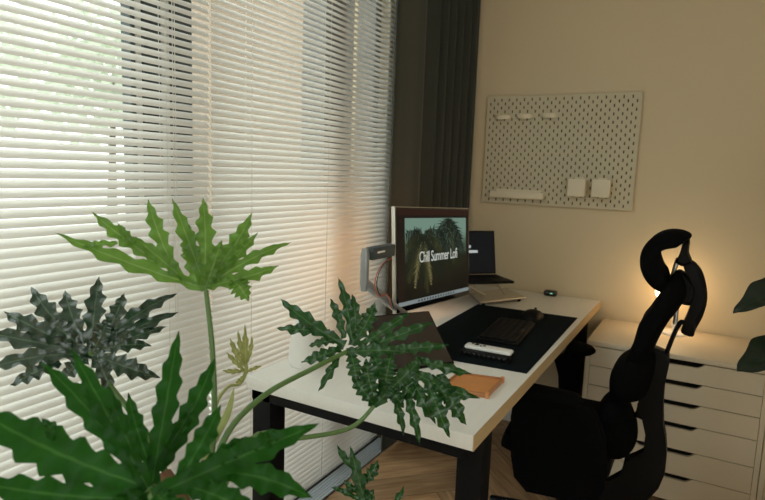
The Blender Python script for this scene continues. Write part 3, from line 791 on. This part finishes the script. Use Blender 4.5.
# rear arm of the backrest frame
bm = NB(); cl_ = [(684, 262), (690, 264), (696, 272), (699, 284), (700, 298), (696, 313), (690, 326), (687, 334)]
swept(bm, PY(strip(cl_, [5, 9, 12, 14, 15, 15, 13, 12])), .028, 0, 5, .02)
swept(bm, PY([(676, 271), (683, 271), (691, 278), (697, 288), (694, 303), (684, 304), (676, 300), (668, 286)]), .035, 0, 5, .02)
obj('upper_spine', bm, 'black_plastic', ch)
bm = NB(); tube(bm, [p for p in spline(PY([(690, 332), (683, 322), (678, 326), (672, 339), (665, 357)]), 20)], .0075, 10); obj('tension_hook', bm, 'black_plastic', ch)
# upper back pad
bm = NB(); swept(bm, PY([(684, 274), (676, 271), (668, 281), (659, 296), (649, 310), (642, 319), (637, 335), (633, 347), (626, 362), (640, 370), (652, 352), (662, 332), (671, 318), (682, 304), (688, 290)]), .12, .012, 13, .22)
obj('upper_backrest', bm, 'black_mesh', ch)
# middle lobe
bm = NB(); swept(bm, PY([(640, 344), (628, 352), (619, 358), (613, 368), (611.5, 381), (613.5, 393), (622, 400), (634, 399), (646, 394), (655, 372), (656, 350)]), .12, .012, 13, .35)
obj('middle_backrest', bm, 'black_mesh', ch)
# lumbar pad
bm = NB(); swept(bm, PY([(612, 392), (604, 397), (599, 405), (597, 422), (597.5, 438), (602, 447), (611, 453), (622, 455), (631, 451), (637, 440), (637, 424), (632, 410), (627, 397), (620, 391)]), .12, .012, 13, .35)
obj('lumbar_support', bm, 'black_foam', ch)
# main back frame
bm = NB(); fr = [(652, 345), (664, 350), (669.5, 354), (669, 366), (665, 384), (663.5, 402), (663.5, 422), (666, 436), (667, 452), (665, 472), (659, 486), (649, 497), (630, 506), (600, 514), (560, 516), (560, 492), (600, 486), (622, 474), (625, 457), (636, 456), (645.5, 451), (646, 432), (644.5, 416), (642, 415), (634, 415), (640, 402), (641, 395), (646, 380), (650, 360)]
prism(bm, PY(fr), (0, -.026, 0), (0, .026, 0), bev=.006); obj('back_frame', bm, 'black_plastic', ch)
# seat
bm = NB(); rings = []
for i in range(15):
    s_ = -1 + 2 * i / 14; k = (1 - abs(s_) ** 4) ** .5 if abs(s_) < 1 else 0; k = max(k, .25)
    y = SY + .25 * s_; x0, x1 = .835 - .012 * k, 1.10 + .05 * k; r_ = []
    for (a, z) in [(0, .475), (-.01, .45), (0, .425), (.15, .405), (.6, .40), (.97, .41), (1.0, .44), (1.0, .47), (.9, .50), (.6, .498), (.3, .506), (.12, .512), (.03, .50)]:
        r_.append((x0 + (x1 - x0) * a, y, .455 + (z - .455) * (.45 + .55 * k)))
    rings.append(r_)
ringgrid(bm, rings); obj('seat', bm, 'black_foam', ch)
# armrests
for Ya, dx, az in ((-.70, 0, .679), (-1.20, .05, .652)):
    bm = NB(); rings = []
    for i in range(13):
        u = i / 12; x = .82 + dx + .215 * u; e = math.sqrt(max(.06, 1 - abs(2 * u - 1) ** 5)); z = az
        rings.append([(x, Ya + .045 * e * math.cos(a), z + (.026 * e * math.sin(a))) for a in [2 * PI * k / 14 for k in range(14)]])
    ringgrid(bm, rings); obj('arm_pad', bm, 'black_foam', ch)
    bm = NB()
    pl = [(.865, .675), (1.0, .675), (.985, .64), (.975, .60), (.975, .55), (.99, .47), (1.0, .42), (1.0, .39), (.92, .39), (.915, .45), (.905, .56), (.895, .61), (.875, .65)]
    if Ya < -1: pl = [(.90, .65), (1.10, .65), (1.13, .62), (1.155, .56), (1.17, .47), (1.17, .40), (1.15, .33), (.93, .31), (.885, .35), (.872, .42), (.865, .50), (.862, .56), (.865, .62)]; dx = 0
    prism(bm, [Vector((x + dx, Ya, z)) for x, z in pl], (0, -.02, 0), (0, .02, 0), bev=.006)
    bx(bm, .93 + dx, 1.02 + dx, min(Ya, SY), max(Ya, SY), .375, .395)
    obj('arm_support', bm, 'black_foam', ch)
bm = NB(); bx(bm, SX - .12, SX + .12, SY - .08, SY + .08, .33, .40, bev=.015); obj('tilt_mechanism', bm, 'black_plastic', ch)
bm = NB(); lathe(bm, (SX, SY, .09), [(.001, 0), (.035, 0), (.035, .1), (.026, .105), (.026, .245), (.001, .245)], 20); obj('gas_column', bm, 'black_gloss', ch)
for k in range(5):
    a = R(36 + 72 * k); d = Vector((math.cos(a), math.sin(a), 0)); s_ = Vector((-d.y, d.x, 0)); rings = []
    for i in range(8):
        u = i / 7; c = Vector((SX, SY, .115 - .03 * u)) + d * (.02 + .29 * u); w_ = .032 - .012 * u; h_ = .026 - .010 * u
        rings.append([c + s_ * w_ * math.cos(b) + Vector((0, 0, h_ * math.sin(b))) for b in [2 * PI * j / 10 for j in range(10)]])
    bm = NB(); ringgrid(bm, rings); bl = obj('base_leg', bm, 'black_gloss', ch)
    c = Vector((SX, SY, .03)) + d * .30
    bm = NB()
    for q_ in (-.014, .014): tube(bm, [c + s_ * (q_ - .008), c + s_ * (q_ + .008)], .0295, 18)
    tube(bm, [c, c + Vector((0, 0, .045))], .008, 10)
    o = obj('caster', bm, 'black_plastic', bl)

# ------------------------------------------------------------------ plants
UPV = Vector((0, 0, 1))
def toward_cam(P): d = CC - P; d.z = 0; return d.normalized()
def leaf(parent, O, tilt, mid, lobes, W, m, seed=1, arch=.02, turn=0.0, teeth=5, ripple=.004, yaw=0.0, name='leaf_blade', ta=.5):
    """deeply lobed blade. O: where the stalk joins (world); tilt: how far its plane leans from facing the viewer side to lying flat;
    mid: tip of midrib; lobes: (tip_u, tip_v, start along midrib, bend, width factor)"""
    rnd = random.Random(seed); tb = .92 - ta * .5
    h = toward_cam(O); h = Matrix.Rotation(yaw, 3, 'Z') @ h
    n = (h * math.cos(tilt) + UPV * math.sin(tilt)).normalized()
    MT_ = onplane(*mid, O, n)
    bm = NB(); uvl = bm.loops.layers.uv.new('UVMap')
    def ribbon(S, T, bend, Wd_, lift, tth, base_w):
        d = T - S; l = d.length; side0 = n.cross(d).normalized()
        ctrl = S + d * .5 + side0 * bend * l
        NS = 44; rings = []; ph1, ph2 = rnd.random(), rnd.random(); k1, k2 = tth * rnd.uniform(.85, 1.15), tth * rnd.uniform(.85, 1.15)
        droop = rnd.uniform(.4, 1.0) * arch * 1.2
        for i in range(NS + 1):
            t_ = i / NS
            p = S * (1 - t_) ** 2 + ctrl * 2 * t_ * (1 - t_) + T * t_ ** 2
            tg = ((ctrl - S) * 2 * (1 - t_) + (T - ctrl) * 2 * t_).normalized()
            sd = n.cross(tg).normalized()
            p = p + n * (arch * math.sin(PI * t_) + lift)
            env = Wd_ * (base_w * (1 - t_) ** 4 + .42 + .55 * math.sin(PI * min(1, t_ ** 1.25))) * (1 - t_ ** 5) ** .8
            def tooth(k, ph):
                f_ = (t_ * k + ph) % 1.0
                return tb + ta * (f_ / .72 if f_ < .72 else (1 - f_) / .28) ** 1.1
            wl = env * tooth(k1, ph1); wr = env * tooth(k2, ph2)
            rp_ = ripple * math.sin(2 * PI * (k1 * t_ + ph1)); rq_ = ripple * math.sin(2 * PI * (k2 * t_ + ph2) + 1)
            fold = .22
            rings.append([p - sd * wl + n * (wl * fold + rp_), p - sd * wl * .5 + n * (wl * fold * .35 + rp_ * .4), p, p + sd * wr * .5 + n * (wr * fold * .35 + rq_ * .4), p + sd * wr + n * (wr * fold + rq_)])
        vr = [[bm.verts.new(q) for q in r_] for r_ in rings]
        for i in range(NS):
            for j in range(4):
                try: f = bm.faces.new((vr[i][j], vr[i][j + 1], vr[i + 1][j + 1], vr[i + 1][j]))
                except ValueError: continue
                for lp, (a, b_) in zip(f.loops, ((j / 4, i / NS), ((j + 1) / 4, i / NS), ((j + 1) / 4, (i + 1) / NS), (j / 4, (i + 1) / NS))): lp[uvl].uv = (a, b_)
    ribbon(O, MT_, 0.0, W * 1.0, 0, teeth, .1)
    for k, (u, v, su, sv, bend, wf) in enumerate(lobes):
        ribbon(onplane(su, sv, O, n), onplane(u, v, O, n), bend, W * wf, .0018 * (k % 4 - 1.5), max(3, teeth * min(1.2, .4 + wf * .6)), .15)
    bmesh.ops.remove_doubles(bm, verts=bm.verts, dist=1e-6)
    return obj(name, bm, m, parent, recalc=False)
def petiole(parent, pts, r0, r1, m='petiole'):
    bm = NB(); sp = spline(pts, 24); n_ = len(sp); tube(bm, sp, [r0 + (r1 - r0) * i / (n_ - 1) for i in range(n_)], 10); return obj('petiole', bm, m, parent)

root = dist(190, 505, 1.08)
PB = Vector((root.x, root.y, 0))
pl = thing('philodendron', 'large philodendron with deeply lobed green leaves standing in front of the blinds', 'plant', PB)
PZ = root.z - .10
bm = NB(); lathe(bm, PB, [(.001, 0), (.12, 0), (.125, .01), (.165, PZ - .02), (.17, PZ), (.158, PZ), (.15, PZ - .03), (.001, PZ - .03)], 36); obj('pot', bm, 'planter', pl)
bm = NB(); lathe(bm, PB + Vector((0, 0, PZ - .028)), [(.001, 0), (.149, 0), (.149, .006), (.001, .012)], 30); obj('soil', bm, 'soil', pl)
tk = dist(160, 476, 1.10)
bm = NB(); tube(bm, spline([(PB.x, PB.y, PZ - .03), (PB.x - .01, PB.y, PZ + .05), (PB.x - .03, PB.y - .01, root.z), tk], 12), [.032, .032, .031, .03, .029, .029, .028, .027, .026, .025, .024, .023, .022][:13], 14); obj('trunk', bm, 'trunk', pl)
def rt(dx=0, dy=0, dz=0): return Vector((PB.x - .02 + dx, PB.y + dy, PZ + .04 + dz))

# upper blade, its backlit brightness put into a lighter green
O = dist(206, 290, 1.12)
petiole(pl, [rt(.02, .02), dist(213, 440, 1.10), dist(213, 360, 1.11), O], .007, .0045)
leaf(pl, O, R(26), (172, 198), [
    (54, 232, 206, 288, .05, 1.0), (92, 212, 158, 262, .06, .95), (118, 224, 140, 252, .05, .6), (83, 247, 118, 244, .05, .5), (148, 199, 176, 272, .06, 1.05),
    (203, 197, 204, 284, -.04, 1.2), (252, 213, 208, 284, -.07, 1.15), (243, 236, 212, 280, .04, .8), (258, 232, 216, 276, -.05, .8), (291, 242, 210, 284, .05, .8), (279, 266, 208, 286, -.08, .95), (249, 301, 232, 276, -.05, 1.3), (188, 222, 196, 284, .03, 1.1), (133, 236, 188, 282, .02, .9), (222, 240, 206, 286, -.02, 1.0)], .0165, 'leaf_backlit', 11, .010, teeth=5, ta=.6)
# left glossy blade
O = dist(90, 352, 1.2)
petiole(pl, [rt(-.03, .03), dist(150, 440, 1.15), dist(110, 385, 1.18), O], .007, .0045)
leaf(pl, O, R(34), (99, 276), [
    (31, 286, 76, 340, .12, 1.0), (65, 290, 84, 344, .08, 1.0), (124, 293, 100, 344, -.1, .9), (4, 312, 70, 345, .08, 1.0), (-25, 330, 90, 352, .05, 1.0), (-18, 370, 88, 354, -.05, .9), (10, 386, 60, 362, .05, .8),
    (177, 294, 96, 348, .06, .85), (179, 312, 98, 350, .04, .7), (168, 326, 100, 350, -.03, .7), (152, 346, 96, 352, .05, .8), (160, 378, 92, 354, -.10, 1.1), (60, 380, 88, 354, .1, .9), (112, 396, 92, 354, .05, .8), (44, 318, 80, 346, .05, .9), (110, 318, 94, 350, -.05, .9)], .021, 'leaf_gloss', 21, .018, teeth=5, ripple=.003, ta=.6)
# big front blade
O = dist(148, 488, .86)
petiole(pl, [rt(-.03, -.04), dist(185, 530, .98), dist(165, 508, .9), O], .008, .006)
leaf(pl, O, R(28), (71, 348), [
    (40, 361, 140, 476, -.05, 1.0), (-30, 406, 146, 486, .06, 1.75), (42, 418, 70, 445, .05, .6), (-40, 478, 140, 498, .06, 1.2), (-10, 540, 146, 494, .05, 1.1), (60, 540, 148, 490, .05, 1.1), (108, 384, 142, 470, .05, .7)], .0195, 'leaf_deep', 31, .012, teeth=6, ripple=.004, ta=.45)
O2 = dist(152, 484, .9)
leaf(pl, O2, R(30), (179, 330), [
    (215, 357, 158, 470, -.06, .95), (128, 392, 152, 470, .05, .7), (196, 400, 160, 460, -.05, .5), (150, 520, 152, 486, .0, 1.0)], .021, 'leaf_deep', 35, .012, teeth=6, ta=.45)
petiole(pl, [rt(-.01, -.03), dist(170, 520, 1.0), dist(158, 498, .93), O2], .007, .005)
O3 = dist(152, 496, .80)
petiole(pl, [rt(.0, -.05), dist(200, 540, .95), dist(170, 516, .86), O3], .008, .006)
leaf(pl, O3, R(34), (320, 423), [
    (221, 404, 176, 484, -.05, .75), (312, 498, 200, 470, .10, .95), (262, 520, 180, 484, .06, .9), (200, 540, 156, 494, .0, 1.0), (252, 436, 200, 470, -.05, .7), (285, 432, 240, 450, -.05, .6)], .024, 'leaf_deep', 37, .012, teeth=6, ripple=.005, ta=.4)

# blade over the desk corner
O = dist(346, 352, 1.31)
petiole(pl, [rt(.03, .03), dist(222, 444, 1.10), dist(262, 397, 1.17), dist(314, 368, 1.25), O], .0068, .005)
leaf(pl, O, R(32), (408, 352), [
    (280, 298, 345, 345, .10, 1.1), (276, 328, 330, 332, .06, .8), (338, 277, 352, 345, -.06, .75), (352, 294, 356, 340, -.04, .8), (330, 298, 344, 338, -.05, .7), (375, 302, 352, 345, -.12, 1.1), (410, 312, 358, 346, -.08, .8), (434, 322, 370, 346, -.05, .8),
    (301, 362, 340, 348, .12, .9), (357, 387, 350, 352, .05, 1.0), (318, 392, 340, 354, .06, .6), (385, 392, 370, 350, .05, 1.0), (308, 346, 336, 340, .05, .6), (450, 345, 385, 350, -.06, .8)], .018, 'leaf_mid', 41, .016, teeth=5, ta=.6)
O = dist(374, 406, 1.27)
petiole(pl, [rt(.05, .0), dist(250, 440, 1.12), dist(300, 438, 1.18), dist(350, 428, 1.24), O], .006, .0045)
leaf(pl, O, R(26), (425, 356), [
    (481, 398, 405, 366, -.14, .95), (472, 374, 415, 358, -.08, .7), (466, 425, 440, 374, -.10, 1.15), (450, 438, 425, 376, -.05, 1.0), (436, 424, 412, 378, -.05, .9), (420, 446, 402, 384, .05, .65), (404, 436, 392, 392, .05, .55),
    (392, 352, 384, 396, .05, 1.1), (366, 358, 376, 402, .08, 1.1), (352, 374, 374, 404, .05, .9), (404, 408, 388, 386, .0, .8), (455, 408, 430, 376, -.05, .9), (396, 376, 380, 400, 0, 1.3), (418, 400, 396, 380, 0, 1.0)], .019, 'leaf_mid', 43, .018, teeth=5, ripple=.006, ta=.6)
# small pale young blade
O = dist(246, 374, 1.22)
petiole(pl, [rt(.04, .04), dist(212, 440, 1.12), dist(216, 405, 1.15), dist(228, 387, 1.19), dist(240, 384, 1.21), O], .004, .0025, 'petiole_pale')
leaf(pl, O, R(15), (245, 324), [(230, 338, 245, 366, .08, 1.0), (238, 330, 245, 362, .05, .8), (252, 336, 247, 362, -.08, .7), (222, 370, 244, 370, .1, .8), (262, 366, 247, 372, .1, .6), (235, 384, 245, 374, .2, .9), (226, 352, 244, 370, .0, .8)], .0075, 'leaf_yellow', 51, .006, teeth=4, ripple=.002)
bm = NB(); sp = spline([dist(200, 470, 1.1), dist(218, 432, 1.12), dist(228, 412, 1.14), dist(234, 388, 1.16)], 16)
rings = []
for i, p in enumerate(sp):
    u = i / (len(sp) - 1); w_ = .009 * math.sin(PI * (.12 + .86 * u)); s_ = CR * w_; rings.append([p - s_, p + CF * w_ * .5, p + s_, p - CF * w_ * .2])
ringgrid(bm, rings); obj('leaf_sheath', bm, 'petiole_pale', pl)
# low blade near the floor
O = dist(368, 512, 1.25)
petiole(pl, [rt(.07, .0, -.02), dist(260, 520, 1.12), dist(330, 535, 1.2), O], .006, .0045)
leaf(pl, O, R(20), (350, 446), [(337, 445, 356, 470, .08, .6), (378, 460, 362, 482, -.15, .9), (404, 486, 386, 512, -.1, .6), (331, 487, 360, 500, -.15, .5), (344, 480, 360, 492, .1, .6), (374, 490, 364, 500, 0, .9)], .0155, 'leaf_mid', 61, .008, teeth=4)

# plant at the right edge
pc = dist(800, 380, 1.75)
PB2 = Vector((pc.x + .12, pc.y, 0))
t = thing('potted_plant', 'dark-leaved plant reaching in from the right edge over the drawers', 'plant', PB2)
bm = NB(); lathe(bm, PB2, [(.001, 0), (.11, 0), (.14, .3), (.145, .34), (.132, .34), (.125, .32), (.001, .32)], 30); obj('pot', bm, 'terracotta', t)
bm = NB(); lathe(bm, PB2 + Vector((0, 0, .32)), [(.001, 0), (.124, 0), (.124, .006), (.001, .01)], 24); obj('soil', bm, 'soil', t)
def broad(parent, base, tip, W, m, seed, nrm_):
    rnd = random.Random(seed); bm = NB(); uvl = bm.loops.layers.uv.new('UVMap'); d = tip - base; sd = nrm_.cross(d).normalized(); rings = []
    for i in range(25):
        u = i / 24; p = base + d * u + nrm_ * .03 * math.sin(PI * u) ; w_ = W * math.sin(PI * u ** .8) ** .75 * (1 + .10 * math.sin(u * 19 + seed)); w_ = max(w_, .0008)
        rings.append([p + sd * w_ * s_ + nrm_ * (abs(s_) * w_ * .25 + .004 * math.sin(u * 23 + s_ * 3)) for s_ in (-1, -.5, 0, .5, 1)])
    vr = [[bm.verts.new(q) for q in r_] for r_ in rings]
    for i in range(24):
        for j in range(4):
            f = bm.faces.new((vr[i][j], vr[i][j + 1], vr[i + 1][j + 1], vr[i + 1][j]))
            for lp, (a, b_) in zip(f.loops, ((j / 4, i / 24), ((j + 1) / 4, i / 24), ((j + 1) / 4, (i + 1) / 24), (j / 4, (i + 1) / 24))): lp[uvl].uv = (a, b_)
    return obj('leaf_blade', bm, m, parent, recalc=False)
nn = (toward_cam(pc) * .6 + UPV * .8).normalized()
for (bu, bv, d1, tu, tv, d2, W, sd_) in ((835, 278, 1.75, 733, 313, 1.7, .062, 1), (830, 350, 1.72, 737, 371, 1.62, .075, 2), (850, 230, 1.9, 870, 140, 1.95, .06, 3), (880, 300, 1.8, 960, 280, 1.9, .06, 4)):
    b0 = dist(bu, bv, d1); tp = dist(tu, tv, d2)
    if sd_ == 2:   # broad, rounded leaf with a ragged lower edge
        broad(t, b0, tp, W, 'leaf_dark', sd_, nn)
    else: broad(t, b0, tp, W, 'leaf_dark', sd_, nn)
    bm = NB(); tube(bm, spline([PB2 + Vector((0, 0, .32)), PB2 + Vector((0.0, 0, .6)), (b0 + PB2) / 2 + Vector((0, 0, .42)) if False else b0 + Vector((.03, 0, -.05)), b0], 16), .004, 8); obj('petiole', bm, 'petiole', t)

# ------------------------------------------------------------------ light
wd = bpy.data.worlds.new('sky'); scn.world = wd; wd.use_nodes = True
N = wd.node_tree.nodes; L = wd.node_tree.links; bg = N['Background']
tc = N.new('ShaderNodeTexCoord'); ns = N.new('ShaderNodeTexNoise'); ns.inputs['Scale'].default_value = 3.5; ns.inputs['Detail'].default_value = 6
L.new(tc.outputs['Generated'], ns.inputs['Vector'])
rp = N.new('ShaderNodeValToRGB'); rp.color_ramp.elements[0].position = .35; rp.color_ramp.elements[0].color = (.66, .74, .70, 1)
rp.color_ramp.elements[1].position = .6; rp.color_ramp.elements[1].color = (1, 1, .96, 1); L.new(ns.outputs['Fac'], rp.inputs[0]); L.new(rp.outputs[0], bg.inputs['Color'])
bg.inputs['Strength'].default_value = 3.0
# daylight portal in the glazing (only guides the sky light)
def portal(y0, y1):
    l = bpy.data.lights.new('window_portal', 'AREA'); l.shape = 'RECTANGLE'; l.size = (y1 - y0); l.size_y = 2.5; l.cycles.is_portal = True
    o = bpy.data.objects.new('window_portal', l); COL.objects.link(o); o.location = (-.19, (y0 + y1) / 2, 1.3)
    o.matrix_world = frameM(o.location, (0, 1, 0), (-1, 0, 0)) 
portal(WY0, WY1)
l = bpy.data.lights.new('window_portal', 'AREA'); l.shape = 'RECTANGLE'; l.size = RY1 - RY0; l.size_y = 2.3; l.cycles.is_portal = True
o = bpy.data.objects.new('window_portal', l); COL.objects.link(o); o.matrix_world = frameM((X1 + .14, (RY0 + RY1) / 2, 1.45), (0, 1, 0), (1, 0, 0))

# ------------------------------------------------------------------ camera and view
cam = bpy.data.cameras.new('camera'); co = bpy.data.objects.new('camera', cam); COL.objects.link(co)
M = Matrix((CR, CU, -CF)).transposed().to_4x4(); M.translation = CC; co.matrix_world = M
cam.sensor_width = 36; cam.lens = F / 765 * 36; cam.clip_start = .02; cam.clip_end = 100
cam.dof.use_dof = True; cam.dof.focus_distance = 1.6; cam.dof.aperture_fstop = 4.0
scn.camera = co
scn.view_settings.view_transform = 'Standard'; scn.view_settings.look = 'None'; scn.view_settings.gamma = 1
scn.view_settings.exposure = 0.0
try: scn.view_settings.use_curve_mapping = False
except Exception: pass
scn.cycles.use_denoising = True
scn.cycles.max_bounces = 10; scn.cycles.diffuse_bounces = 6; scn.cycles.transparent_max_bounces = 16
scn.cycles.sample_clamp_indirect = 6
